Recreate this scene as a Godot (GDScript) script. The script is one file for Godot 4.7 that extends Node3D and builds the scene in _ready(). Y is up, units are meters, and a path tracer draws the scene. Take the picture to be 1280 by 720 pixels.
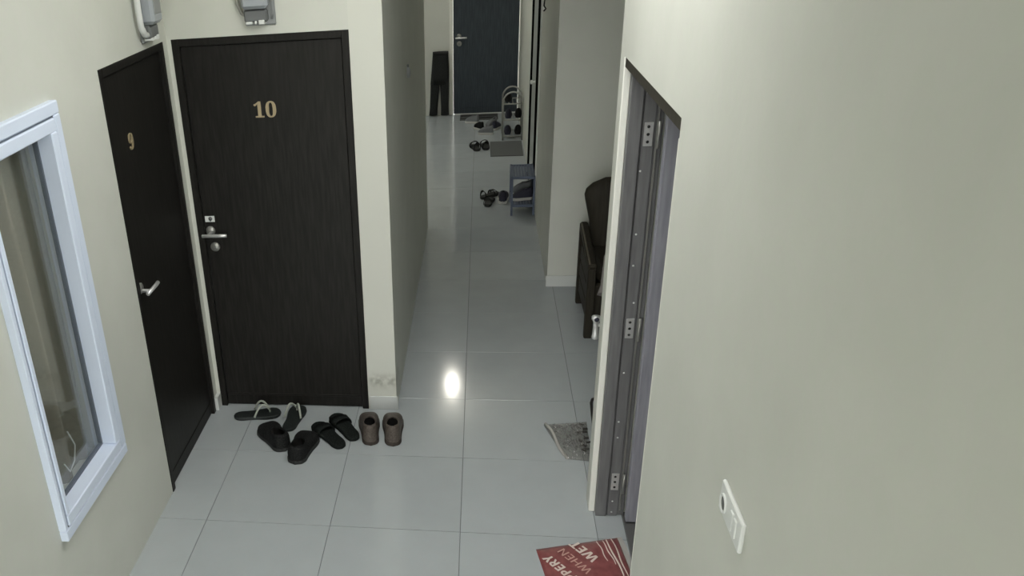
extends Node3D
# World: x right, y up, the corridor runs along -z. P(x, y, d) takes the distance d down the corridor from below the camera.

# ------------------------------------------------------------------ mesh building
class MB:
	var st := SurfaceTool.new()
	var group := 0
	func _init():
		st.begin(Mesh.PRIMITIVE_TRIANGLES)
	# adds one closed (or open) piece; turns it so that its front faces look outwards
	func piece(t: PackedVector3Array, smooth := false):
		var vol := 0.0
		var mid := Vector3.ZERO
		for p in t: mid += p
		mid /= max(1, t.size())
		for i in range(0, t.size(), 3):
			vol += (t[i] - mid).dot((t[i + 1] - mid).cross(t[i + 2] - mid))
		group += 1
		st.set_smooth_group(group if smooth else -1)
		for i in range(0, t.size(), 3):
			st.add_vertex(t[i])
			st.add_vertex(t[i + 2] if vol > 0 else t[i + 1])
			st.add_vertex(t[i + 1] if vol > 0 else t[i + 2])
	func box(a: Vector3, b: Vector3, bevel := 0.0, xf := Transform3D()):
		var lo := Vector3(min(a.x, b.x), min(a.y, b.y), min(a.z, b.z))
		var hi := Vector3(max(a.x, b.x), max(a.y, b.y), max(a.z, b.z))
		var c := (lo + hi) / 2
		var h := (hi - lo) / 2
		var e: float = min(bevel, min(h.x, min(h.y, h.z)) * 0.9)
		var t := PackedVector3Array()
		var quad := func(p, q, r, s):
			# planar convex quad, turned away from the box's middle
			var n: Vector3 = (q - p).cross(r - p)
			if n.dot(p + q + r + s) < 0:
				t.append_array([p, s, r, p, r, q])
			else:
				t.append_array([p, q, r, p, r, s])
		var corner := func(sx, sy, sz, ax):
			var v := Vector3(sx * (h.x - e), sy * (h.y - e), sz * (h.z - e))
			if ax == 0: v.x = sx * h.x
			elif ax == 1: v.y = sy * h.y
			else: v.z = sz * h.z
			return v
		for s in [-1, 1]:
			quad.call(corner.call(s, -1, -1, 0), corner.call(s, 1, -1, 0), corner.call(s, 1, 1, 0), corner.call(s, -1, 1, 0))
			quad.call(corner.call(-1, s, -1, 1), corner.call(1, s, -1, 1), corner.call(1, s, 1, 1), corner.call(-1, s, 1, 1))
			quad.call(corner.call(-1, -1, s, 2), corner.call(1, -1, s, 2), corner.call(1, 1, s, 2), corner.call(-1, 1, s, 2))
		if e > 0:
			for s in [-1, 1]:
				for u in [-1, 1]:
					quad.call(corner.call(s, u, -1, 0), corner.call(s, u, 1, 0), corner.call(s, u, 1, 1), corner.call(s, u, -1, 1))
					quad.call(corner.call(s, -1, u, 0), corner.call(s, 1, u, 0), corner.call(s, 1, u, 2), corner.call(s, -1, u, 2))
					quad.call(corner.call(-1, s, u, 1), corner.call(1, s, u, 1), corner.call(1, s, u, 2), corner.call(-1, s, u, 2))
					for w in [-1, 1]:
						var p: Vector3 = corner.call(s, u, w, 0)
						var q: Vector3 = corner.call(s, u, w, 1)
						var r: Vector3 = corner.call(s, u, w, 2)
						if (q - p).cross(r - p).dot(p + q + r) < 0: t.append_array([p, r, q])
						else: t.append_array([p, q, r])
		for i in t.size(): t[i] = xf * (t[i] + c)
		piece(t)
	# rings of equal length joined into a skin
	func loft(rings: Array, closed := true, caps := true, smooth := true, xf := Transform3D()):
		var t := PackedVector3Array()
		var n: int = rings[0].size()
		for i in rings.size() - 1:
			var a = rings[i]
			var b = rings[i + 1]
			for j in (n if closed else n - 1):
				var k := (j + 1) % n
				t.append_array([a[j], a[k], b[k], a[j], b[k], b[j]])
		if caps and closed:
			for w in [0, 1]:
				var r = rings[0] if w == 0 else rings[-1]
				var m := Vector3.ZERO
				for p in r: m += p
				m /= n
				for j in n:
					if w == 0: t.append_array([m, r[(j + 1) % n], r[j]])
					else: t.append_array([m, r[j], r[(j + 1) % n]])
		for i in t.size(): t[i] = xf * t[i]
		piece(t, smooth)
	func tube(pts: Array, r: float, seg := 10, xf := Transform3D()):
		var rings := []
		var side := Vector3.ZERO
		for i in pts.size():
			var dir: Vector3 = (pts[min(i + 1, pts.size() - 1)] - pts[max(i - 1, 0)]).normalized()
			if side == Vector3.ZERO:
				side = dir.cross(Vector3.UP if abs(dir.y) < 0.9 else Vector3.RIGHT).normalized()
			side = (side - dir * side.dot(dir)).normalized()
			var up := dir.cross(side)
			var ring := []
			for j in seg:
				var a := TAU * j / seg
				ring.append(pts[i] + (side * cos(a) + up * sin(a)) * r)
			rings.append(ring)
		loft(rings, true, true, true, xf)
	# profile of (radius, height) turned round y
	func lathe(prof: Array, seg := 24, xf := Transform3D(), smooth := true):
		var rings := []
		for p in prof:
			var ring := []
			for j in seg:
				var a := TAU * j / seg
				ring.append(Vector3(cos(a) * p.x, p.y, sin(a) * p.x))
			rings.append(ring)
		loft(rings, true, true, smooth, xf)
	# outline in x, z between two heights
	func prism(poly: PackedVector2Array, y0: float, y1: float, bevel := 0.0, xf := Transform3D()):
		var m := Vector2.ZERO
		for p in poly: m += p
		m /= poly.size()
		var ring := func(y, k):
			var o := []
			for p in poly:
				var q: Vector2 = m + (p - m) * (1.0 - k / max(0.01, (p - m).length()))
				o.append(Vector3(q.x, y, q.y))
			return o
		if bevel > 0: loft([ring.call(y0, bevel), ring.call(y0 + bevel, 0), ring.call(y1 - bevel, 0), ring.call(y1, bevel)], true, true, false, xf)
		else: loft([ring.call(y0, 0), ring.call(y1, 0)], true, true, false, xf)

# ------------------------------------------------------------------ naming and tagging
var taken := {}
func numbered(n: String) -> String:
	if not taken.has(n):
		taken[n] = 0
		return n
	taken[n] += 1
	return "%s_%03d" % [n, taken[n]]
func P(x: float, y: float, d: float) -> Vector3:
	return Vector3(x, y, -d)
func mesh_of(b: MB) -> ArrayMesh:
	b.st.generate_normals()
	return b.st.commit()
func put(called: String, m: Mesh, mat: Material, parent: Node = null) -> MeshInstance3D:
	var o := MeshInstance3D.new()
	o.name = called if parent else numbered(called)
	o.mesh = m
	o.material_override = mat
	(parent if parent else self).add_child(o, true)
	return o
func build(called: String, b: MB, mat: Material, parent: Node = null) -> MeshInstance3D:
	return put(called, mesh_of(b), mat, parent)
func tag(o: Node, label: String, category: String, group := "") -> Node:
	o.set_meta("label", label)
	o.set_meta("category", category)
	if group: o.set_meta("group", group)
	return o
func thing(called: String, label: String, category: String, at := Vector3.ZERO, turn := 0.0, group := "") -> Node3D:
	var o := Node3D.new()
	o.name = numbered(called)
	add_child(o)
	o.position = at
	o.rotation.y = turn
	tag(o, label, category, group)
	return o
func struct(called: String, label := "", category := "") -> Node3D:
	var o := Node3D.new()
	o.name = called
	add_child(o)
	o.set_meta("kind", "structure")
	if label: tag(o, label, category)
	return o
func struct_mesh(called: String, b: MB, mat: Material, label: String, category: String) -> MeshInstance3D:
	var o := build(called, b, mat)
	o.set_meta("kind", "structure")
	tag(o, label, category)
	return o

# ------------------------------------------------------------------ materials
var M := {}
func flat(c: Color, rough := 0.6, metal := 0.0, spec := 0.5) -> StandardMaterial3D:
	var m := StandardMaterial3D.new()
	m.albedo_color = c
	m.roughness = rough
	m.metallic = metal
	m.metallic_specular = spec
	return m
func noise_tex(sd: int, freq: float, dark: Color, light: Color, size := 512, normal := false, bump := 2.0) -> NoiseTexture2D:
	var n := FastNoiseLite.new()
	n.seed = sd
	n.frequency = freq
	n.fractal_octaves = 4
	var t := NoiseTexture2D.new()
	t.width = size
	t.height = size
	t.seamless = true
	t.noise = n
	if normal:
		t.as_normal_map = true
		t.bump_strength = bump
	else:
		var g := Gradient.new()
		g.set_color(0, dark)
		g.set_color(1, light)
		t.color_ramp = g
	return t
func grained(c: Color, sd: int, freq: float, spread: float, rough: float, scale := Vector3.ONE, spec := 0.5) -> StandardMaterial3D:
	var m := flat(Color.WHITE, rough, 0.0, spec)
	m.albedo_texture = noise_tex(sd, freq, c.darkened(spread), c.lightened(spread * 0.5))
	m.uv1_triplanar = true
	m.uv1_world_triplanar = true
	m.uv1_scale = scale
	return m
func make_materials():
	M.wall = grained(Color(0.80, 0.806, 0.772), 3, 0.006, 0.03, 0.55, Vector3.ONE * 0.6)
	M.wall.normal_enabled = true
	M.wall.normal_texture = noise_tex(9, 0.05, Color.BLACK, Color.WHITE, 512, true, 1.0)
	M.wall.normal_scale = 0.12
	M.reveal = flat(Color(0.90, 0.90, 0.87), 0.5)
	M.ceiling = flat(Color(0.86, 0.86, 0.83), 0.8)
	M.grout = flat(Color(0.42, 0.43, 0.43), 0.8)
	M.tile = []
	for i in 3:
		var k := 0.665 + 0.008 * i
		var t := grained(Color(k, k + 0.022, k + 0.03), 20 + i, 0.01, 0.02, 0.11, Vector3.ONE * 0.8, 0.5)
		M.tile.append(t)
	M.skirt = flat(Color(0.80, 0.81, 0.80), 0.2)
	var wood := func(c: Color, sd: int, rough: float):
		var m := grained(c, sd, 0.03, 0.11, rough, Vector3(3.0, 0.25, 3.0), 0.3)
		m.normal_enabled = true
		m.normal_texture = noise_tex(sd + 1, 0.06, Color.BLACK, Color.WHITE, 512, true, 2.0)
		m.normal_scale = 0.07
		return m
	M.door = wood.call(Color(0.105, 0.10, 0.09), 31, 0.42)
	M.door_frame = wood.call(Color(0.095, 0.09, 0.08), 35, 0.45)
	M.end_door = wood.call(Color(0.22, 0.25, 0.275), 38, 0.42)
	M.jamb = wood.call(Color(0.44, 0.44, 0.445), 41, 0.5)
	M.open_leaf = wood.call(Color(0.62, 0.62, 0.66), 44, 0.45)
	M.head = wood.call(Color(0.20, 0.19, 0.16), 46, 0.5)
	M.armchair = wood.call(Color(0.17, 0.155, 0.125), 48, 0.6)
	M.chair_edge_glint = flat(Color(0.36, 0.33, 0.27), 0.45)
	M.chrome = flat(Color(0.84, 0.84, 0.84), 0.28, 0.55)
	M.steel = flat(Color(0.60, 0.60, 0.58), 0.35, 0.6)
	M.brass = flat(Color(0.66, 0.60, 0.48), 0.45, 0.3)
	M.white_plastic = flat(Color(0.86, 0.87, 0.86), 0.35)
	M.alu = flat(Color(0.84, 0.88, 0.95), 0.35)
	M.gasket = flat(Color(0.36, 0.39, 0.44), 0.7)
	M.black = flat(Color(0.05, 0.05, 0.05), 0.6)
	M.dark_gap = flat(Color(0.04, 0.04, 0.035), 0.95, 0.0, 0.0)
	M.room_floor = flat(Color(0.36, 0.36, 0.36), 0.4)
	M.glass = flat(Color(0.55, 0.60, 0.57, 0.10), 0.03)
	M.glass.transparency = BaseMaterial3D.TRANSPARENCY_ALPHA
	M.curtain = grained(Color(0.54, 0.50, 0.43), 51, 0.08, 0.12, 0.9, Vector3(2, 2, 2))
	M.meter = flat(Color(0.56, 0.57, 0.57), 0.45)
	M.meter_dark = flat(Color(0.40, 0.41, 0.41), 0.5)
	M.meter_cover = flat(Color(0.62, 0.64, 0.66), 0.2)
	M.cable = flat(Color(0.60, 0.60, 0.57), 0.5)
	M.rubber = grained(Color(0.07, 0.08, 0.075), 61, 0.05, 0.25, 0.7, Vector3(3, 3, 3))
	M.green_rubber = grained(Color(0.07, 0.095, 0.09), 62, 0.05, 0.2, 0.6, Vector3(3, 3, 3))
	M.strap = flat(Color(0.62, 0.64, 0.60), 0.35)
	M.black_shoe = grained(Color(0.062, 0.065, 0.065), 63, 0.06, 0.3, 0.7, Vector3(3, 3, 3), 0.2)
	M.slipper = grained(Color(0.062, 0.078, 0.07), 64, 0.06, 0.25, 0.8, Vector3(3, 3, 3), 0.2)
	M.brown_shoe = grained(Color(0.31, 0.27, 0.24), 65, 0.05, 0.3, 0.6, Vector3(3, 3, 3))
	M.shoe_sole = flat(Color(0.22, 0.19, 0.17), 0.8)
	M.lining = flat(Color(0.06, 0.055, 0.05), 0.95)
	M.navy = grained(Color(0.11, 0.11, 0.18), 66, 0.05, 0.2, 0.7, Vector3(3, 3, 3))
	M.white_rubber = flat(Color(0.72, 0.72, 0.70), 0.6)
	M.grey_shoe = flat(Color(0.42, 0.43, 0.44), 0.7)
	M.rack = flat(Color(0.33, 0.37, 0.45), 0.45)
	M.mat = grained(Color(0.34, 0.35, 0.35), 67, 0.25, 0.3, 0.95, Vector3(2, 2, 2))
	M.trousers = grained(Color(0.075, 0.085, 0.08), 68, 0.06, 0.25, 0.95, Vector3(2, 2, 2))
	M.packet = grained(Color(0.545, 0.275, 0.275), 69, 0.02, 0.16, 0.38, Vector3(2, 2, 2))
	M.packet.clearcoat_enabled = true
	M.packet.clearcoat = 0.6
	M.packet.clearcoat_roughness = 0.15
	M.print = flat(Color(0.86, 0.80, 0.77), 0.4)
	M.thin_print = flat(Color(0.78, 0.62, 0.58), 0.4)
	M.film = flat(Color(0.78, 0.77, 0.75, 0.62), 0.12)
	M.film.transparency = BaseMaterial3D.TRANSPARENCY_ALPHA
	M.bag = flat(Color(0.52, 0.51, 0.49, 0.26), 0.15)
	M.bag.transparency = BaseMaterial3D.TRANSPARENCY_ALPHA
	M.bag_dark = flat(Color(0.14, 0.13, 0.12), 0.5)
	M.cloth = flat(Color(0.42, 0.40, 0.39), 0.9)
	M.lamp = flat(Color(1, 0.98, 0.94), 0.4)
	M.lamp.emission_enabled = true
	M.lamp.emission = Color(1, 0.98, 0.93)
	M.lamp.emission_energy_multiplier = 26.0

# ------------------------------------------------------------------ setting
const XL := -1.509
const XC := -0.453
const XR := 0.507
const XF := 0.485
const DD := 4.271
const DREC := 6.069
const DE := 12.04
const CEIL := 3.0

func floor_and_tiles():
	var b := MB.new()
	b.box(P(-2.6, -0.12, -2.6), P(3.0, -0.004, 12.4))
	var fl := struct_mesh("floor", b, M.grout, "pale grey glossy floor of large square tiles with thin dark joints", "floor")
	var rng := RandomNumberGenerator.new()
	rng.seed = 5
	var cache := {}
	var tile := func(x0, x1, d0, d1):
		var key := "%.3f %.3f" % [x1 - x0, d1 - d0]
		if not cache.has(key):
			var t := MB.new()
			t.box(Vector3(0.0013, -0.004, -0.0013), Vector3(x1 - x0 - 0.0013, 0, -(d1 - d0) + 0.0013), 0.0008)
			cache[key] = mesh_of(t)
		var o := put("tile", cache[key], M.tile[rng.randi() % 3], fl)
		o.position = P(x0, rng.randf_range(-0.0004, 0.0), d0)
	for i in range(-4, 3):
		for j in range(-8, 15):
			var x0 := -0.073 + 0.6 * i
			var d0 := 3.198 + 0.6 * j
			if i == -4 and d0 < 7.0: continue
			if i == 1 and j < 0:
				tile.call(x0, 0.65, d0, d0 + 0.6)
			elif i == 1 and j == 0:
				tile.call(x0, 0.65, d0, 3.43)
				tile.call(x0, x0 + 0.6, 3.434, d0 + 0.6)
			elif i == 2 and j <= 0:
				if j == 0: tile.call(x0, x0 + 0.6, 3.434, d0 + 0.6)
			else:
				tile.call(x0, x0 + 0.6, d0, d0 + 0.6)
	var r := MB.new()
	r.box(P(0.654, -0.004, 1.25), P(2.6, -0.0005, 3.40))
	build("threshold_slab", r, M.room_floor, fl)

func walls():
	var b := MB.new()
	var T := 0.15
	# left wall with the window and door 9
	b.box(P(XL - T, -0.1, -2.4), P(XL, CEIL, 2.36))
	b.box(P(XL - T, -0.1, 2.36), P(XL, 0.56, 2.95))
	b.box(P(XL - T, 2.02, 2.36), P(XL, CEIL, 2.95))
	b.box(P(XL - T, -0.1, 2.95), P(XL, CEIL, 3.406))
	b.box(P(XL - T, 2.058, 3.406), P(XL, CEIL, 4.205))
	b.box(P(XL - T, -0.1, 4.205), P(XL, CEIL, DD + T))
	struct_mesh("wall_left", b, M.wall, "beige plastered wall on the left holding the window and the door numbered 9", "wall")
	b = MB.new()
	b.box(P(XL, 2.058, DD), P(-0.613, CEIL, DD + T))
	b.box(P(XL, -0.1, DD), P(-1.486, 2.058, DD + T))
	struct_mesh("wall_alcove", b, M.wall, "beige wall above and beside the door numbered 10", "wall")
	# the pier right of door 10 with a grey smudge low down
	var im := Image.create(64, 512, false, Image.FORMAT_RGB8)
	var fn := FastNoiseLite.new()
	fn.seed = 77
	fn.frequency = 0.06
	for y in 512:
		for x in 64:
			var c := Color(0.80, 0.806, 0.772)
			var h := (1.0 - y / 512.0) * CEIL
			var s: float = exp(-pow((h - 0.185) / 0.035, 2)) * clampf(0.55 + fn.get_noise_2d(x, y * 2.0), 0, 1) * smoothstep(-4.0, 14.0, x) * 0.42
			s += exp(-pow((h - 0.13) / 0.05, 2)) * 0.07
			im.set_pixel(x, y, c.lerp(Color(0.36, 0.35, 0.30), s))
	var pm := flat(Color.WHITE, 0.55)
	pm.albedo_texture = ImageTexture.create_from_image(im)
	var q := SurfaceTool.new()
	q.begin(Mesh.PRIMITIVE_TRIANGLES)
	var face := func(a: Vector3, c: Vector3, d: Vector3, e: Vector3):
		q.set_normal((c - a).cross(e - a).normalized())
		var uv := [Vector2(0, 1), Vector2(1, 1), Vector2(1, 0), Vector2(0, 0)]
		var v := [a, c, d, e]
		for k in [0, 2, 1, 0, 3, 2]:
			q.set_uv(uv[k])
			q.add_vertex(v[k])
	face.call(P(-0.613, 0, DD), P(XC, 0, DD), P(XC, CEIL, DD), P(-0.613, CEIL, DD))
	face.call(P(XC, 0, DD), P(XC, 0, DD + T), P(XC, CEIL, DD + T), P(XC, CEIL, DD))
	face.call(P(XC, 0, DD + T), P(-0.613, 0, DD + T), P(-0.613, CEIL, DD + T), P(XC, CEIL, DD + T))
	face.call(P(-0.613, 0, DD + T), P(-0.613, 0, DD), P(-0.613, CEIL, DD), P(-0.613, CEIL, DD + T))
	face.call(P(-0.613, CEIL, DD), P(XC, CEIL, DD), P(XC, CEIL, DD + T), P(-0.613, CEIL, DD + T))
	face.call(P(-0.613, 0, DD + T), P(XC, 0, DD + T), P(XC, 0, DD), P(-0.613, 0, DD))
	var pier := put("wall_pier", q.commit(), pm)
	pier.set_meta("kind", "structure")
	tag(pier, "narrow beige strip of wall right of the door numbered 10, smudged grey near the floor", "wall")
	b = MB.new()
	b.box(P(-0.61, -0.1, DD + T), P(XC, CEIL, 7.432))
	b.box(P(-2.3, -0.1, 7.28), P(-0.61, CEIL, 7.43))
	struct_mesh("wall_corridor_left", b, M.wall, "beige side wall of the corridor right behind the door numbered 10", "wall")
	b = MB.new()
	b.box(P(-2.3, -0.1, 7.43), P(-2.15, CEIL, DE + T))
	struct_mesh("wall_far_left", b, M.wall, "hidden side wall of the space left of the corridor's end", "wall")
	b = MB.new()
	b.box(P(-2.3, -0.1, DE), P(-0.41, CEIL, DE + T))
	b.box(P(-0.41, 2.06, DE), P(0.9, CEIL, DE + T))
	b.box(P(0.52, -0.1, DE), P(0.9, 2.06, DE + T))
	struct_mesh("wall_end", b, M.wall, "grey beige wall closing the far end of the corridor around the dark door", "wall")
	b = MB.new()
	b.box(P(XF, -0.1, DREC), P(XF + T, CEIL, 7.74))
	b.box(P(XF, 2.06, 7.74), P(XF + T, CEIL, 9.15))
	b.box(P(XF, -0.1, 9.15), P(XF + T, CEIL, DE))
	struct_mesh("wall_corridor_right", b, M.wall, "beige right wall of the far corridor beside the shoe racks", "wall")
	b = MB.new()
	b.box(P(XF + T, -0.1, DREC), P(1.65, CEIL, DREC + T))
	struct_mesh("wall_recess", b, M.wall, "beige wall facing the camera behind the dark armchair", "wall")
	b = MB.new()
	b.box(P(1.5, -0.1, 3.47), P(1.65, CEIL, DREC))
	struct_mesh("wall_recess_side", b, M.wall, "hidden side wall of the recess with the armchair", "wall")
	b = MB.new()
	b.box(P(XR, -0.1, -2.4), P(XR + T, CEIL, 2.385))
	b.box(P(XR, 2.013, 2.385), P(XR + T, CEIL, 3.407))
	b.box(P(XR, -0.1, 3.407), P(XR + T, CEIL, 3.50))
	struct_mesh("wall_right", b, M.wall, "large bare beige wall on the right with the open doorway and the socket", "wall")
	b = MB.new()
	b.box(P(XR + T, -0.1, 3.40), P(3.0, CEIL, 3.47))
	b.box(P(2.6, -0.1, 1.1), P(3.0, CEIL, 3.40))
	b.box(P(XR + T, -0.1, 1.1), P(2.6, CEIL, 1.25))
	struct_mesh("wall_room", b, M.wall, "walls of the dim room behind the open doorway", "wall")
	# dark room behind the window and the doors
	b = MB.new()
	b.box(P(-3.2, -0.1, 1.6), P(XL - T, CEIL, 1.75))
	b.box(P(-3.2, -0.1, 3.2), P(XL - T, CEIL, 3.35))
	b.box(P(-3.2, -0.1, 1.75), P(-3.05, CEIL, 3.2))
	b.box(P(-3.05, -0.1, 1.75), P(XL - T, 0, 3.2))
	struct_mesh("wall_bedroom", b, M.wall, "walls of the unlit room behind the curtained window", "wall")
	b = MB.new()
	b.box(P(XL - T, NEAR_TOP, -2.55), P(XR + T, CEIL, -2.4))
	struct_mesh("wall_near", b, M.wall, "beam over the open entrance behind the camera", "wall")
	b = MB.new()
	# unseen sky openings added to light the hall and the corridor's far end
	b.box(P(-3.2, CEIL, -2.55), P(-0.75, CEIL + 0.15, 9.3))
	b.box(P(XR, CEIL, -2.55), P(3.0, CEIL + 0.15, DE + 0.3))
	b.box(P(XL, CEIL, -2.55), P(XR, CEIL + 0.15, OPEN_FROM))
	b.box(P(XL, CEIL, OPEN_TO), P(XR, CEIL + 0.15, 9.3))
	b.box(P(-1.6, CEIL, 9.3), P(XR, CEIL + 0.15, DE + 0.3))
	b.box(P(-3.2, CEIL, 9.3), P(-2.15, CEIL + 0.15, DE + 0.3))
	b.box(P(-2.15, CEIL, 11.3), P(-1.6, CEIL + 0.15, DE + 0.3))
	struct_mesh("ceiling", b, M.ceiling, "plain pale ceiling above the hall and the corridor", "ceiling")
	# skirtings
	b = MB.new()
	b.box(P(XF - 0.008, 0, DREC - 0.01), P(1.5, 0.085, DREC), 0.002)
	struct_mesh("baseboard_recess", b, M.skirt, "pale tile skirting under the wall behind the armchair", "baseboard")
	b = MB.new()
	b.box(P(-0.605, 0, DD - 0.008), P(XC + 0.008, 0.085, DD), 0.002)
	struct_mesh("baseboard_pier", b, M.skirt, "pale tile skirting at the foot of the strip right of door 10", "baseboard")
	b = MB.new()
	b.box(P(XL, 0, 4.21), P(-1.488, 0.085, DD), 0.002)
	struct_mesh("baseboard_corner", b, M.skirt, "small pale skirting piece in the corner between doors 9 and 10", "baseboard")

const NEAR_SIDE := 0.5
const NEAR_TOP := 2.85
const OPEN_FROM := 2.1
const OPEN_TO := 3.5

func text(called: String, s: String, mat: Material, parent: Node, cap: float, serif := true, weight := 700, depth := 0.006) -> MeshInstance3D:
	var f := SystemFont.new()
	f.font_names = PackedStringArray(["Droid Serif" if serif else "Droid Sans"])
	f.font_weight = weight
	var t := TextMesh.new()
	t.text = s
	t.font = f
	t.font_size = 64
	t.pixel_size = cap / (64 * 0.72)
	t.depth = depth
	t.curve_step = 1.0
	return put(called, t, mat, parent)

# lever handle on a door that faces +z, at the parent's origin; the lever points to +x
func lever(parent: Node, at: Vector3, length := 0.135, s := 1.0):
	var rot := Basis(Vector3.RIGHT, PI / 2)
	var b := MB.new()
	b.tube([Vector3(0, 0, 0), Vector3(0, 0, 0.045 * s), Vector3(0.004, 0, 0.052 * s)], 0.009 * s, 12)
	b.tube([Vector3(-0.035 * s, -0.001, 0.05 * s), Vector3(length * 0.5, 0, 0.052 * s), Vector3(length - 0.035 * s, 0, 0.05 * s)], 0.0095 * s, 12)
	var h := build("handle", b, M.chrome, parent)
	h.position = at
	b = MB.new()
	b.lathe([Vector2(0.0, 0), Vector2(0.026 * s, 0), Vector2(0.026 * s, 0.006), Vector2(0.02 * s, 0.011), Vector2(0.0, 0.011)], 24, Transform3D(rot, Vector3(0, 0.012 * s, 0)))
	build("rosette", b, M.steel, h)
func key_rose(parent: Node, at: Vector3, s := 1.0):
	var rot := Basis(Vector3.RIGHT, PI / 2)
	var b := MB.new()
	b.lathe([Vector2(0.0, 0), Vector2(0.026 * s, 0), Vector2(0.026 * s, 0.006), Vector2(0.021 * s, 0.010), Vector2(0.0, 0.010)], 24, Transform3D(rot, Vector3.ZERO))
	var k := build("key_rosette", b, M.steel, parent)
	k.position = at
	b = MB.new()
	b.box(Vector3(-0.004, -0.009, 0.009), Vector3(0.004, 0.009, 0.0115), 0.001)
	build("keyhole", b, M.meter_dark, k)

# closed door in a frame; local origin at floor, middle of the opening, face towards +z
func closed_door(o: Node3D, w: float, h: float, leaf_mat: Material, frame_mat: Material, fw := 0.035, rail: Material = null):
	var b := MB.new()
	b.box(Vector3(-w / 2, 0, -0.10), Vector3(-w / 2 + fw, h, 0.004), 0.002)
	b.box(Vector3(w / 2 - fw, 0, -0.10), Vector3(w / 2, h, 0.004), 0.002)
	b.box(Vector3(-w / 2 + fw, h - fw, -0.10), Vector3(w / 2 - fw, h, 0.004), 0.002)
	build("door_frame", b, frame_mat, o)
	b = MB.new()
	b.box(Vector3(-w / 2 + fw + 0.003, 0.006, -0.055), Vector3(w / 2 - fw - 0.003, h - fw - 0.003, -0.012), 0.002)
	build("door_leaf", b, leaf_mat, o)
	b = MB.new()
	b.box(Vector3(-w / 2 + fw + 0.003, 0.07, -0.0125), Vector3(w / 2 - fw - 0.003, 0.082, -0.0085), 0.0015)
	build("bottom_rail", b, rail if rail else frame_mat, o)

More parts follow.
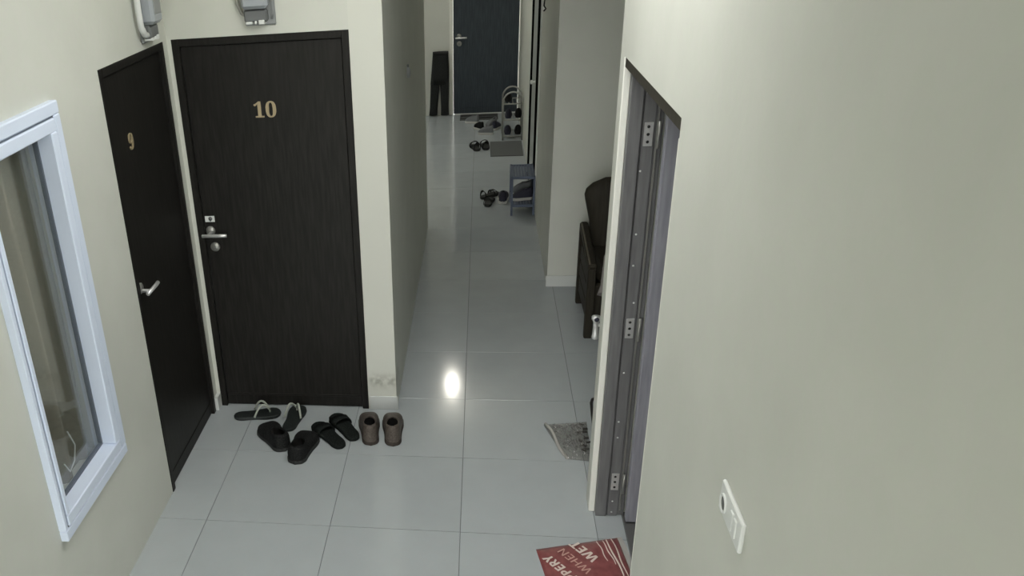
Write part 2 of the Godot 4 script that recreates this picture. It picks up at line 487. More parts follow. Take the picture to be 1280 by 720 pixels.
func doors():
	# door 10
	var o := struct("door_1", "dark brown closed door with gold numeral 10 and shoes at its foot", "door")
	o.position = P(-1.0495, 0, DD)
	closed_door(o, 0.873, 2.058, M.door, M.door_frame)
	lever(o, Vector3(-0.368, 1.066, -0.012))
	key_rose(o, Vector3(-0.353, 0.988, -0.012))
	var t := text("number_10", "10", M.brass, o, 0.078)
	t.position = Vector3(-0.003, 1.704, -0.009)
	var b := MB.new()
	b.box(Vector3(-0.0265, -0.0165, 0), Vector3(0.0265, 0.0165, 0.003), 0.001)
	var s := build("sticker", b, M.white_plastic, o)
	s.position = Vector3(-0.364, 1.144, -0.012)
	b = MB.new()
	b.lathe([Vector2(0, 0), Vector2(0.011, 0), Vector2(0.011, 0.0015), Vector2(0, 0.0015)], 16, Transform3D(Basis(Vector3.RIGHT, PI / 2), Vector3(0.004, 0.002, 0.003)))
	b.box(Vector3(0.0, -0.013, 0.003), Vector3(0.006, 0.0, 0.0045))
	build("sticker_print", b, M.meter_dark, s)
	# door 9
	o = struct("door_2", "dark brown closed door with small numeral 9, seen at a slant beside the window", "door")
	o.position = P(XL, 0, 3.8055)
	o.rotation.y = PI / 2
	closed_door(o, 0.799, 2.058, M.door, M.door_frame)
	lever(o, Vector3(-0.335, 1.075, -0.012))
	t = text("number_9", "9", M.brass, o, 0.07)
	t.position = Vector3(-0.155, 1.715, -0.009)
	# far end door
	o = struct("door_3", "bluish black closed door at the far end of the corridor with silver lever handle", "door")
	o.position = P(0.055, 0, DE)
	closed_door(o, 0.93, 2.06, M.end_door, M.reveal, 0.045, M.end_door)
	lever(o, Vector3(-0.343, 0.985, -0.012), 0.145, 1.25)
	key_rose(o, Vector3(-0.34, 0.908, -0.012), 1.25)
	b = MB.new()
	b.box(Vector3(-0.40, 0, -0.01), Vector3(0.42, 0.012, 0.02), 0.003)
	build("threshold", b, M.skirt, o)
	# door in the right corridor wall
	o = struct("door_4", "dark narrow doorway in the far right corridor wall behind the racks", "door")
	o.position = P(XF, 0, 8.445)
	o.rotation.y = -PI / 2
	b = MB.new()
	b.box(Vector3(-0.705, 0, -0.10), Vector3(-0.67, 2.06, 0.012), 0.002)
	b.box(Vector3(0.665, 0, -0.10), Vector3(0.705, 2.06, 0.012), 0.002)
	b.box(Vector3(-0.67, 2.02, -0.10), Vector3(0.665, 2.06, 0.012), 0.002)
	build("door_frame", b, M.skirt, o)
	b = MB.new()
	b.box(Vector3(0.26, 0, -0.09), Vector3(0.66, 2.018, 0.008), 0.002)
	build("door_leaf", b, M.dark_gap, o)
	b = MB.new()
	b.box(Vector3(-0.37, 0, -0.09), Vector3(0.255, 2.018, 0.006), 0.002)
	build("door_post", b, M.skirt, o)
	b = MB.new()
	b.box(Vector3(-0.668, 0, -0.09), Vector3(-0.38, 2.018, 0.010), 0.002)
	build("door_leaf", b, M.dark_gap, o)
	b = MB.new()
	b.lathe([Vector2(0, 0), Vector2(0.012, 0), Vector2(0.01, 0.02), Vector2(0.02, 0.03), Vector2(0.016, 0.045), Vector2(0, 0.048)], 16, Transform3D(Basis(Vector3.RIGHT, PI / 2), Vector3(0.17, 1.06, 0.004)))
	build("knob", b, M.white_plastic, o)
	# open doorway on the right
	o = struct("door_5", "grey door standing open into the room behind the doorway in the right wall", "door")
	var T := 0.15
	b = MB.new()
	b.box(P(XR - 0.001, 0, 3.393), P(0.532, 2.012, 3.409), 0.003)
	b.box(P(XR - 0.001, 0, 2.383), P(0.532, 1.962, 2.392), 0.003)
	build("reveal", b, M.reveal, o)
	b = MB.new()
	b.box(P(0.532, 0, 3.36), P(0.578, 1.976, 3.402), 0.002)
	b.box(P(0.584, 0, 3.368), P(0.628, 1.976, 3.402), 0.002)
	b.box(P(0.578, 0, 3.380), P(0.584, 1.976, 3.402))
	b.box(P(0.628, 0, 3.376), P(XR + T, 1.976, 3.402), 0.001)
	b.box(P(0.532, 0, 2.392), P(XR + T, 1.96, 2.432), 0.002)
	build("door_jamb", b, M.jamb, o)
	b = MB.new()
	b.box(P(0.509, 1.976, 2.392), P(XR + T, 2.014, 3.392), 0.002)
	build("door_head", b, M.head, o)
	b = MB.new()
	b.box(P(0.6585, 0.008, 3.315), P(1.46, 1.94, 3.355), 0.002)
	var leaf := build("door_leaf", b, M.open_leaf, o)
	b = MB.new()
	b.box(P(0.735, 0.01, 3.311), P(1.45, 1.935, 3.3155), 0.001)
	build("leaf_panel", b, M.open_leaf, leaf)
	for y in [1.738, 0.947, 0.188]:
		b = MB.new()
		b.box(P(0.590, y - 0.044, 3.3645), P(0.622, y + 0.044, 3.3685), 0.0008)
		var h := build("hinge", b, M.chrome, o)
		b = MB.new()
		for k in [-0.028, 0, 0.028]:
			b.lathe([Vector2(0, 0), Vector2(0.0058, 0), Vector2(0.005, 0.0012), Vector2(0, 0.0012)], 10, Transform3D(Basis(Vector3.RIGHT, PI / 2), P(0.605, y + k, 3.3646)))
		build("screw", b, M.black, h)
		b = MB.new()
		b.tube([P(0.640, y - 0.05, 3.350), P(0.640, y + 0.05, 3.350)], 0.006, 10)
		build("hinge_knuckle", b, M.steel, h)
	b = MB.new()
	b.box(P(0.634, 0.03, 3.368), P(0.641, 1.92, 3.377), 0.001)
	build("seal_strip", b, M.steel, o)
	for p in [[0.592, 1.89], [0.59, 1.60], [0.596, 1.35], [0.597, 1.22], [0.60, 0.74], [0.598, 0.50], [0.6, 0.42], [0.603, 0.08], [0.603, 0.02], [0.612, 1.06]]:
		b = MB.new()
		b.lathe([Vector2(0, 0), Vector2(0.0048, 0), Vector2(0.003, 0.002), Vector2(0, 0.0025)], 8, Transform3D(Basis(Vector3.RIGHT, PI / 2), P(p[0], p[1], 3.3685)))
		build("screw_head", b, M.white_plastic, o)

func window():
	var o := struct("window_1", "tall white framed casement window with a drawn brown curtain inside, on the left wall", "window")
	var W0 := 2.345
	var W1 := 2.957
	var H0 := 0.545
	var H1 := 2.031
	var f := XL + 0.028
	var ring := func(b: MB, x0, x1, d0, d1, y0, y1, w, bev):
		b.box(P(x0, y0, d0), P(x1, y0 + w, d1), bev)
		b.box(P(x0, y1 - w, d0), P(x1, y1, d1), bev)
		b.box(P(x0, y0 + w, d0), P(x1, y1 - w, d0 + w * NEAR_SIDE), bev)
		b.box(P(x0, y0 + w, d1 - w), P(x1, y1 - w, d1), bev)
	var b := MB.new()
	ring.call(b, XL - 0.10, f, W0, W1, H0, H1, 0.046, 0.004)
	var fr := build("window_frame", b, M.alu, o)
	b = MB.new()
	ring.call(b, XL - 0.05, f - 0.006, W0 + 0.022, W1 - 0.045, H0 + 0.045, H1 - 0.045, 0.012, 0.0)
	build("gasket", b, M.gasket, fr)
	b = MB.new()
	ring.call(b, XL - 0.045, f + 0.004, W0 + 0.028, W1 - 0.053, H0 + 0.053, H1 - 0.053, 0.046, 0.004)
	var sash := build("sash", b, M.alu, o)
	b = MB.new()
	ring.call(b, XL - 0.048, XL - 0.028, W0 + 0.048, W1 - 0.094, H0 + 0.094, H1 - 0.094, 0.012, 0.002)
	build("glazing_bead", b, M.gasket, sash)
	b = MB.new()
	b.box(P(XL - 0.042, H0 + 0.098, W0 + 0.052), P(XL - 0.037, H1 - 0.098, W1 - 0.098))
	build("pane", b, M.glass, sash)
	# curtain with folds, its own thing
	var rows := []
	for i in 13:
		var r := []
		var y := 2.06 - 1.56 * i / 12.0
		for j in 64:
			var u := j / 63.0
			var ph: float = u * 24.0 + 0.16 * i + 0.9 * sin(i * 0.3 + u * 3.0)
			var x: float = -1.615 - 0.045 + 0.034 * sin(ph) + 0.014 * sin(ph * 2.3 + 1.0)
			r.append(P(x, y, 2.30 + 0.74 * u + 0.012 * cos(ph)))
		rows.append(r)
	var back := []
	for r in rows:
		var q := []
		for p in r: q.append(p - Vector3(0.003, 0, 0))
		back.append(q)
	b = MB.new()
	var rings := []
	for i in rows.size():
		var ringp: Array = rows[i].duplicate()
		var rev: Array = back[i].duplicate()
		rev.reverse()
		ringp.append_array(rev)
		rings.append(ringp)
	b.loft(rings, true, false, true)
	tag(build("curtain", b, M.curtain), "folded brown beige curtain hanging behind the window glass", "curtain")
	b = MB.new()
	b.tube([P(-1.592, 0.80, 2.70), P(-1.59, 0.72, 2.73), P(-1.59, 0.665, 2.70), P(-1.59, 0.645, 2.65), P(-1.59, 0.70, 2.62)], 0.003, 6)
	tag(build("cord_loop", b, M.white_plastic), "thin white cord loop behind the glass at the window's lower corner", "cord")

# ------------------------------------------------------------------ wall fittings
func fittings():
	# double plate on the right wall
	var o := thing("wall_socket", "white wall plate with a round socket and a switch on the bare right wall", "socket", P(XR, 1.414, 1.517), -PI / 2)
	var b := MB.new()
	b.box(Vector3(-0.078, -0.035, 0), Vector3(0.078, 0.035, 0.009), 0.003)
	build("cover_plate", b, M.white_plastic, o)
	b = MB.new()
	b.lathe([Vector2(0.021, 0.0), Vector2(0.021, 0.004), Vector2(0.017, 0.004), Vector2(0.015, 0.0005), Vector2(0, 0.0005)], 20, Transform3D(Basis(Vector3.RIGHT, PI / 2), Vector3(-0.045, -0.004, 0.009)))
	var so := build("socket_ring", b, M.white_plastic, o)
	b = MB.new()
	b.lathe([Vector2(0, 0), Vector2(0.0145, 0), Vector2(0.0145, 0.001), Vector2(0, 0.001)], 20, Transform3D(Basis(Vector3.RIGHT, PI / 2), Vector3(-0.045, -0.004, 0.0095)))
	build("socket_hole", b, M.meter_dark, so)
	for k in [0.018, 0.042]:
		b = MB.new()
		b.box(Vector3(k - 0.010, -0.02, 0.008), Vector3(k + 0.010, 0.022, 0.0125), 0.002)
		build("rocker", b, M.white_plastic, o)
	# small fitting in the corridor
	b = MB.new()
	b.lathe([Vector2(0, 0), Vector2(0.034, 0), Vector2(0.034, 0.008), Vector2(0.022, 0.02), Vector2(0, 0.023)], 20, Transform3D(Basis(Vector3.BACK, -PI / 2), Vector3.ZERO))
	o = thing("wall_button", "small round pale fitting on the left corridor wall behind door 10", "wall fitting", P(XC, 1.63, 5.62))
	build("button_body", b, M.meter, o)
	b = MB.new()
	b.box(Vector3(0, 0.03, -0.008), Vector3(0.012, 0.05, 0.008), 0.002)
	build("button_clip", b, M.meter_dark, o)
	# hook high on the far right wall
	b = MB.new()
	b.tube([P(XF, 1.86, 7.2), P(XF - 0.022, 1.85, 7.2), P(XF - 0.026, 1.81, 7.19), P(XF - 0.012, 1.79, 7.18), P(XF - 0.028, 1.775, 7.17)], 0.006, 8)
	tag(build("wall_hook", b, M.black), "small dark hook high on the far right corridor wall", "hook")
	# electricity meters
	for k in 2:
		if k == 0:
			o = thing("electricity_meter", "grey electricity meter on the wall above the door numbered 10", "meter", P(-1.035, 2.10, DD), 0.0, "electricity meters above the doors")
		else:
			o = thing("electricity_meter", "grey electricity meter with white conduit on the wall above the door numbered 9", "meter", P(XL, 2.085, 4.0), PI / 2, "electricity meters above the doors")
		b = MB.new()
		b.box(Vector3(-0.068, 0.0, 0), Vector3(0.082, 0.34, 0.012), 0.005)
		build("back_plate", b, M.meter, o)
		b = MB.new()
		b.box(Vector3(-0.062, 0.018, 0.012), Vector3(0.05, 0.075, 0.05), 0.008)
		build("terminal_cover", b, M.meter_dark, o)
		b = MB.new()
		b.box(Vector3(-0.066, 0.078, 0.012), Vector3(0.06, 0.33, 0.075), 0.014)
		var body := build("meter_body", b, M.meter_cover, o)
		b = MB.new()
		b.box(Vector3(-0.045, 0.12, 0.074), Vector3(0.04, 0.28, 0.078), 0.002)
		build("display_face", b, M.meter, body)
		b = MB.new()
		b.box(Vector3(-0.055, 0.010, 0.012), Vector3(-0.022, 0.022, 0.052), 0.002)
		b.box(Vector3(-0.012, 0.010, 0.012), Vector3(-0.002, 0.024, 0.052), 0.002)
		b.box(Vector3(0.008, 0.008, 0.012), Vector3(0.036, 0.028, 0.054), 0.002)
		build("white_terminals", b, M.white_plastic, o)
		b = MB.new()
		b.tube([Vector3(0.066, 0.03, 0.02), Vector3(0.076, 0.06, 0.03), Vector3(0.078, 0.2, 0.03), Vector3(0.078, 0.34, 0.03)], 0.006, 8)
		build("side_rail", b, M.meter, o)
		b = MB.new()
		if k == 0:
			b.tube([Vector3(-0.055, 0.045, 0.02), Vector3(-0.078, 0.06, 0.022), Vector3(-0.094, 0.10, 0.022), Vector3(-0.10, 0.2, 0.022), Vector3(-0.10, 0.9, 0.02)], 0.008, 8)
			build("cable", b, M.cable, o)
		else:
			b.tube([Vector3(-0.05, 0.035, 0.03), Vector3(-0.085, 0.04, 0.03), Vector3(-0.115, 0.075, 0.03), Vector3(-0.12, 0.14, 0.03), Vector3(-0.12, 0.9, 0.03)], 0.014, 10)
			build("conduit", b, M.white_plastic, o)
	# pendant lamp that the floor mirrors
	o = thing("ceiling_lamp", "glowing round bulb hanging from the corridor ceiling, mirrored in the floor", "lamp", P(-0.313, 2.70, 9.42))
	b = MB.new()
	var prof := []
	for i in 13:
		var a := PI * i / 12.0
		prof.append(Vector2(max(0.0005, 0.055 * sin(a)), -0.06 * cos(a)))
	b.lathe(prof, 24)
	build("bulb", b, M.lamp, o)
	b = MB.new()
	b.lathe([Vector2(0, 0.08), Vector2(0.03, 0.08), Vector2(0.028, 0.14), Vector2(0.012, 0.16), Vector2(0, 0.16)], 16)
	b.tube([Vector3(0, 0.15, 0), Vector3(0, 0.30, 0)], 0.004, 6)
	build("lamp_holder", b, M.white_plastic, o)
	var l := OmniLight3D.new()
	l.name = "lamp_light"
	l.light_color = Color(1, 0.98, 0.93)
	l.light_energy = LAMP_E
	l.light_size = 0.06
	l.omni_range = 14
	l.omni_attenuation = 2
	l.shadow_enabled = true
	o.add_child(l)
const LAMP_E := 0.3

# ------------------------------------------------------------------ footwear
func lerp_table(x: float, xs: Array, ys: Array) -> float:
	for i in xs.size() - 1:
		if x <= xs[i + 1]:
			var k: float = (x - xs[i]) / (xs[i + 1] - xs[i])
			return lerp(float(ys[i]), float(ys[i + 1]), k)
	return ys[-1]
const SX := [0.0, 0.012, 0.05, 0.14, 0.30, 0.48, 0.68, 0.82, 0.92, 0.975, 1.0]
const SW := [0.0, 0.30, 0.56, 0.74, 0.74, 0.80, 0.98, 0.98, 0.80, 0.48, 0.0]
func half_width(t: float, W: float) -> float:
	return lerp_table(t, SX, SW) * W / 2
func outline(L: float, W: float, grow := 0.0, bend := 0.0) -> PackedVector2Array:
	var p := PackedVector2Array()
	var n := 22
	for i in n + 1:
		var t := 0.5 - 0.5 * cos(PI * i / n)
		p.append(Vector2(half_width(t, W) + grow * (1.0 if i > 0 and i < n else 0.0) + bend * sin(t * PI), L / 2 - L * t + (grow if i == 0 else -grow if i == n else 0.0)))
	for i in range(n - 1, 0, -1):
		var t := 0.5 - 0.5 * cos(PI * i / n)
		p.append(Vector2(-half_width(t, W) - grow + bend * sin(t * PI), L / 2 - L * t))
	return p
# a shoe on its own axes: toe towards -z, heel towards +z, base at the origin
func shoe(o: Node3D, L: float, W: float, hs: Array, gap_end: float, upper: Material, sole: Material, sole_h := 0.022, opening := 0.66):
	var b := MB.new()
	b.prism(outline(L, W, 0.004), 0.0, sole_h, 0.003)
	build("sole", b, sole, o)
	var hx := [0.0, 0.03, 0.12, 0.30, 0.50, 0.70, 0.88, 0.97, 1.0]
	var left := []
	var right := []
	var bowl := []
	var n := 30
	for i in n + 1:
		var t := 0.5 - 0.5 * cos(PI * i / n)
		var w := half_width(t, W)
		var h := lerp_table(t, hx, hs)
		var g := 0.0
		if t > 0.035 and t < gap_end:
			g = w * opening * pow(sin(PI * (t - 0.035) / (gap_end - 0.035)), 0.5)
		var a := []
		var c := []
		for j in 9:
			var an := PI / 2 * j / 8.0
			var x: float = g + (w - g) * pow(cos(an), 0.6)
			var y: float = sole_h * 0.8 + (h - sole_h * 0.8) * pow(sin(an), 0.75)
			a.append(Vector3(x, y, L / 2 - L * t))
			c.append(Vector3(-x, y, L / 2 - L * t))
		right.append(a)
		left.append(c)
		if g > 0.0:
			var z := L / 2 - L * t
			bowl.append([Vector3(g, h - 0.001, z), Vector3(g * 1.05, h * 0.6, z), Vector3(g * 0.7, sole_h + 0.004, z), Vector3(-g * 0.7, sole_h + 0.004, z), Vector3(-g * 1.05, h * 0.6, z), Vector3(-g, h - 0.001, z)])
	b = MB.new()
	var full := []
	for i in right.size():
		var r: Array = right[i].duplicate()
		var l: Array = left[i].duplicate()
		l.reverse()
		r.append_array(l)
		full.append(r)
	# skin with the mouth left open: drop the strip between the two rims where there is one
	var t2 := PackedVector3Array()
	for i in full.size() - 1:
		for j in 17:
			if j == 8: continue
			t2.append_array([full[i][j], full[i][j + 1], full[i + 1][j + 1], full[i][j], full[i + 1][j + 1], full[i + 1][j]])
	b.piece(t2, true)
	build("upper", b, upper, o)
	b = MB.new()
	b.loft(bowl, false, false, true)
	build("lining", b, M.lining, o)
	# padded collar round the mouth
	b = MB.new()
	var rim := []
	for q in bowl: rim.append(q[0])
	var back := []
	for q in bowl: back.append(q[5])
	back.reverse()
	rim.append_array(back)
	rim.append(rim[0])
	b.tube(rim, 0.0045, 6)
	build("collar", b, upper, o)
func place(o: Node3D, heel: Vector2, toe: Vector2, y := 0.0):
	var m := (heel + toe) / 2
	o.position = P(m.x, y, m.y)
	var v := toe - heel
	o.rotation.y = atan2(-v.x, v.y)
func flip_flop(o: Node3D, L: float, W: float, foot: Material, strap: Material, bend := 0.004):
	var b := MB.new()
	b.prism(outline(L, W, 0.0, bend), 0.0, 0.02, 0.004)
	build("sole", b, foot, o)
	for s in [-1, 1]:
		b = MB.new()
		var pts := []
		for i in 11:
			var u := i / 10.0
			pts.append(Vector3(s * W * 0.46 * pow(u, 0.85), 0.02 + 0.062 * sin(PI * (0.10 + 0.90 * u)), -L * 0.26 + L * 0.32 * u))
		b.tube(pts, 0.0062, 8)
		build("strap", b, strap, o)
	b = MB.new()
	b.tube([Vector3(0, 0.018, -L * 0.265), Vector3(0, 0.04, -L * 0.26)], 0.005, 8)
	build("toe_post", b, strap, o)
func slide(o: Node3D, L: float, W: float, foot: Material, band: Material, bands := [[0.50, 0.86, 0.05]]):
	var b := MB.new()
	b.prism(outline(L, W), 0.0, 0.026, 0.005)
	build("sole", b, foot, o)
	for q in bands:
		b = MB.new()
		var rings := []
		for i in 15:
			var a := PI * i / 14.0
			var ring := []
			for k in [[q[0], 0.0], [q[1], 0.0], [q[1], 0.004], [q[0], 0.004]]:
				var w: float = half_width(k[0], W) + 0.003 + k[1]
				ring.append(Vector3(-cos(a) * w, 0.012 + (q[2] * (1.0 - 0.35 * (k[0] - q[0]) / max(0.1, q[1] - q[0])) + k[1]) * pow(sin(a), 0.7), L / 2 - L * k[0]))
			rings.append(ring)
		b.loft(rings, true, true, true)
		build("strap", b, band, o)

func near_shoes():
	var g := "footwear in front of door 10"
	var o := thing("flip_flop", "dark green flip flop with pale straps lying crosswise at the foot of door 10", "flip flop", Vector3.ZERO, 0.0, g)
	flip_flop(o, 0.272, 0.105, M.green_rubber, M.strap)
	place(o, Vector2(-1.375, 4.13), Vector2(-1.113, 4.19))
	var o2 := o.duplicate()
	o2.name = numbered("flip_flop")
	add_child(o2)
	tag(o2, "dark flip flop with a pale strap pointing at door 10, touching the black trainers", "flip flop", g)
	place(o2, Vector2(-1.038, 4.0), Vector2(-1.015, 4.262))
	var hs := [0.085, 0.10, 0.095, 0.078, 0.08, 0.072, 0.058, 0.04, 0.02]
	o = thing("trainer", "black trainer on the left, partly behind the other black trainer", "shoe", Vector3.ZERO, 0.0, g)
	shoe(o, 0.28, 0.132, hs, 0.50, M.black_shoe, M.rubber, 0.022, 0.72)
	place(o, Vector2(-1.01, 3.805), Vector2(-1.17, 4.03))
	o2 = o.duplicate()
	o2.name = numbered("trainer")
	add_child(o2)
	tag(o2, "black trainer lying nearest the camera, its heel pointing away from door 10", "shoe", g)
	place(o2, Vector2(-0.935, 3.685), Vector2(-0.90, 3.962))
	o = thing("slide_sandal", "dark green slide sandal slanting left of the brown shoes, the nearer of the two", "sandal", Vector3.ZERO, 0.0, g)
	slide(o, 0.295, 0.103, M.slipper, M.slipper, [[0.56, 0.80, 0.042]])
	place(o, Vector2(-0.705, 3.843), Vector2(-0.89, 4.072))
	o2 = o.duplicate()
	o2.name = numbered("slide_sandal")
	add_child(o2)
	tag(o2, "dark slide sandal tucked between its pair and the brown shoes", "sandal", g)
	place(o2, Vector2(-0.643, 3.922), Vector2(-0.80, 4.17))
	var hb := [0.10, 0.118, 0.112, 0.10, 0.098, 0.082, 0.062, 0.042, 0.02]
	o = thing("ankle_shoe", "worn brown ankle shoe beside the dark sandals, left one of its pair", "shoe", Vector3.ZERO, 0.0, g)
	shoe(o, 0.285, 0.112, hb, 0.50, M.brown_shoe, M.shoe_sole, 0.024, 0.82)
	place(o, Vector2(-0.558, 3.885), Vector2(-0.603, 4.165))
	o2 = o.duplicate()
	o2.name = numbered("ankle_shoe")
	add_child(o2)
	tag(o2, "worn brown ankle shoe on the corridor side, right one of its pair", "shoe", g)
	place(o2, Vector2(-0.44, 3.885), Vector2(-0.466, 4.165))

# ------------------------------------------------------------------ packet, bag, armchair
func packet():
	var o := thing("printed_packet", "red plastic packet printed SLIPPERY WHEN WET lying on the floor by the open doorway", "packet", P(0.455, 0, 2.93))
	var c := [Vector2(0.256, 3.10), Vector2(0.612, 3.207), Vector2(0.668, 2.72), Vector2(0.335, 2.63)]
	# grid over the quad, puffed in the middle
	var top := func(u: float, v: float, lift: float) -> Vector3:
		var p: Vector2 = c[0].lerp(c[1], u).lerp(c[3].lerp(c[2], u), v)
		var e: float = pow(clampf(min(min(u, 1 - u) * 7.0, min(v, 1 - v) * 7.0), 0, 1), 0.6)
		return P(p.x - 0.455, 0.003 + lift + 0.010 * e + 0.0012 * sin(u * 21.0 + v * 5.0) * e, p.y - 2.93)
	var b := MB.new()
	var rows := []
	for i in 25:
		var r := []
		for j in 25: r.append(top.call(j / 24.0, i / 24.0, 0.0))
		for j in 25:
			var q: Vector3 = r[24 - j]
			r.append(Vector3(q.x, 0.0012, q.z))
		rows.append(r)
	b.loft(rows, true, true, true)
	build("packet_body", b, M.packet, o)
	var phi := deg_to_rad(129.0)
	var flat_up := Basis(Vector3.UP, phi) * Basis(Vector3.RIGHT, -PI / 2)
	for w in [["WET", 0.456, 3.090, 0.046, 700, M.print, 1.1], ["WHEN", 0.411, 3.026, 0.038, 400, M.thin_print, 1.2], ["SLIPPERY", 0.375, 2.943, 0.043, 700, M.print, 0.98]]:
		var t := text("printed_word", w[0], w[5], o, w[3], false, w[4], 0.0012)
		t.transform = Transform3D(flat_up * Basis.from_scale(Vector3(w[6], 1, 1)), P(w[1] - 0.455, 0.0142, w[2] - 2.93))
	# clear film margin and pale ridges painting the fold highlights on the right
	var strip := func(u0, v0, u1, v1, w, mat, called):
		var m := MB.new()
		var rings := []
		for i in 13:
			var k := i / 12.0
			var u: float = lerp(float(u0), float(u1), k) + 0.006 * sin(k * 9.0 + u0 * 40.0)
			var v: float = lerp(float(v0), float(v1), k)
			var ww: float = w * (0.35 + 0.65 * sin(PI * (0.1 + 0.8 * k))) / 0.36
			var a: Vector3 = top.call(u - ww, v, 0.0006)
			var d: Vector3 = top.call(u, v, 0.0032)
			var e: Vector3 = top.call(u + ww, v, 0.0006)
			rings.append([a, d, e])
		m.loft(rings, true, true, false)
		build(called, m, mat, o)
	strip.call(0.735, 0.02, 0.765, 0.30, 0.0026, M.print, "fold_highlight")
	strip.call(0.80, 0.02, 0.845, 0.36, 0.0028, M.print, "fold_highlight")
	strip.call(0.845, 0.01, 0.90, 0.62, 0.004, M.print, "fold_highlight")
	strip.call(0.915, 0.01, 0.935, 0.52, 0.0036, M.print, "fold_highlight")
	b = MB.new()
	b.box(P(0.612 - 0.455, 0.001, 3.207 - 2.93), P(0.612 - 0.455, 0.001, 3.207 - 2.93))
	var fr := []
	for i in 9:
		var k := i / 8.0
		var a: Vector2 = c[1].lerp(c[2], k) - Vector2(0.455, 2.93)
		var wv := 0.014 + 0.006 * sin(k * 8.0)
		fr.append([P(a.x - 0.004, 0.004, a.y), P(a.x + wv, 0.0055 + 0.003 * sin(k * 15.0), a.y + 0.003), P(a.x + wv, 0.001, a.y + 0.003), P(a.x - 0.004, 0.001, a.y)])
	b = MB.new()
	b.loft(fr, true, true, false)
	build("film_margin", b, M.film, o)

func clear_bag():
	var o := thing("plastic_bag", "crumpled clear plastic bag on the floor by the white doorway edge", "bag", P(0.47, 0, 4.0))
	var c := [Vector2(0.350, 4.13), Vector2(0.575, 4.17), Vector2(0.565, 3.80), Vector2(0.438, 3.815)]
	var n := FastNoiseLite.new()
	n.seed = 12
	n.frequency = 3.2
	n.fractal_octaves = 3
	n.noise_type = FastNoiseLite.TYPE_SIMPLEX
	var b := MB.new()
	var rows := []
	for i in 31:
		var r := []
		for j in 31:
			var u := j / 30.0
			var v := i / 30.0
			var p: Vector2 = c[0].lerp(c[1], u).lerp(c[3].lerp(c[2], u), v)
			var e: float = clampf(min(min(u, 1 - u) * 5.0, min(v, 1 - v) * 5.0), 0, 1)
			var fold: float = abs(n.get_noise_2d(u * 1.2 + v * 0.5, v * 1.6 - u * 0.8)) * 0.055 + abs(sin((u * 1.3 + v * 0.6) * 11.0 + n.get_noise_2d(u, v) * 3.0)) * 0.008
			r.append(P(p.x - 0.47, 0.004 + e * (0.006 + fold) + 0.004 * (1.0 - e), p.y - 4.0))
		for j in 31:
			var q: Vector3 = r[30 - j]
			r.append(Vector3(q.x, 0.0015, q.z))
		rows.append(r)
	b.loft(rows, true, true, false)
	build("bag_film", b, M.bag, o)
	var rim := []
	for i in 9:
		var k := i / 8.0
		var a: Vector2 = c[0].lerp(c[3], k) - Vector2(0.47, 4.0)
		rim.append(P(a.x + 0.008 + 0.006 * sin(k * 7.0), 0.012 + 0.01 * sin(k * 5.0), a.y))
	b = MB.new()
	b.tube(rim, 0.009, 7)
	build("folded_edge", b, M.film, o)
	for q in [[0.52, 3.94], [0.535, 3.90], [0.552, 3.97], [0.545, 3.87], [0.53, 3.855], [0.56, 3.93], [0.55, 4.03], [0.555, 4.06], [0.54, 4.10], [0.52, 4.02]]:
		b = MB.new()
		b.box(Vector3(-0.013, 0, -0.006), Vector3(0.013, 0.008, 0.006), 0.002, Transform3D(Basis(Vector3.UP, q[0] * 40.0), P(q[0] - 0.47, 0.028, q[1] - 4.0)))
		build("printed_mark", b, M.bag_dark, o)
	b = MB.new()
	b.tube([P(0.606, 0.012, 4.10), P(0.59, 0.10, 4.085), P(0.578, 0.185, 4.07), P(0.582, 0.205, 4.07), P(0.60, 0.225, 4.05), P(0.625, 0.235, 4.04)], 0.008, 8)
	tag(build("wire_handle", b, M.bag_dark), "bent black wire rod standing over the clear plastic bag", "rod")

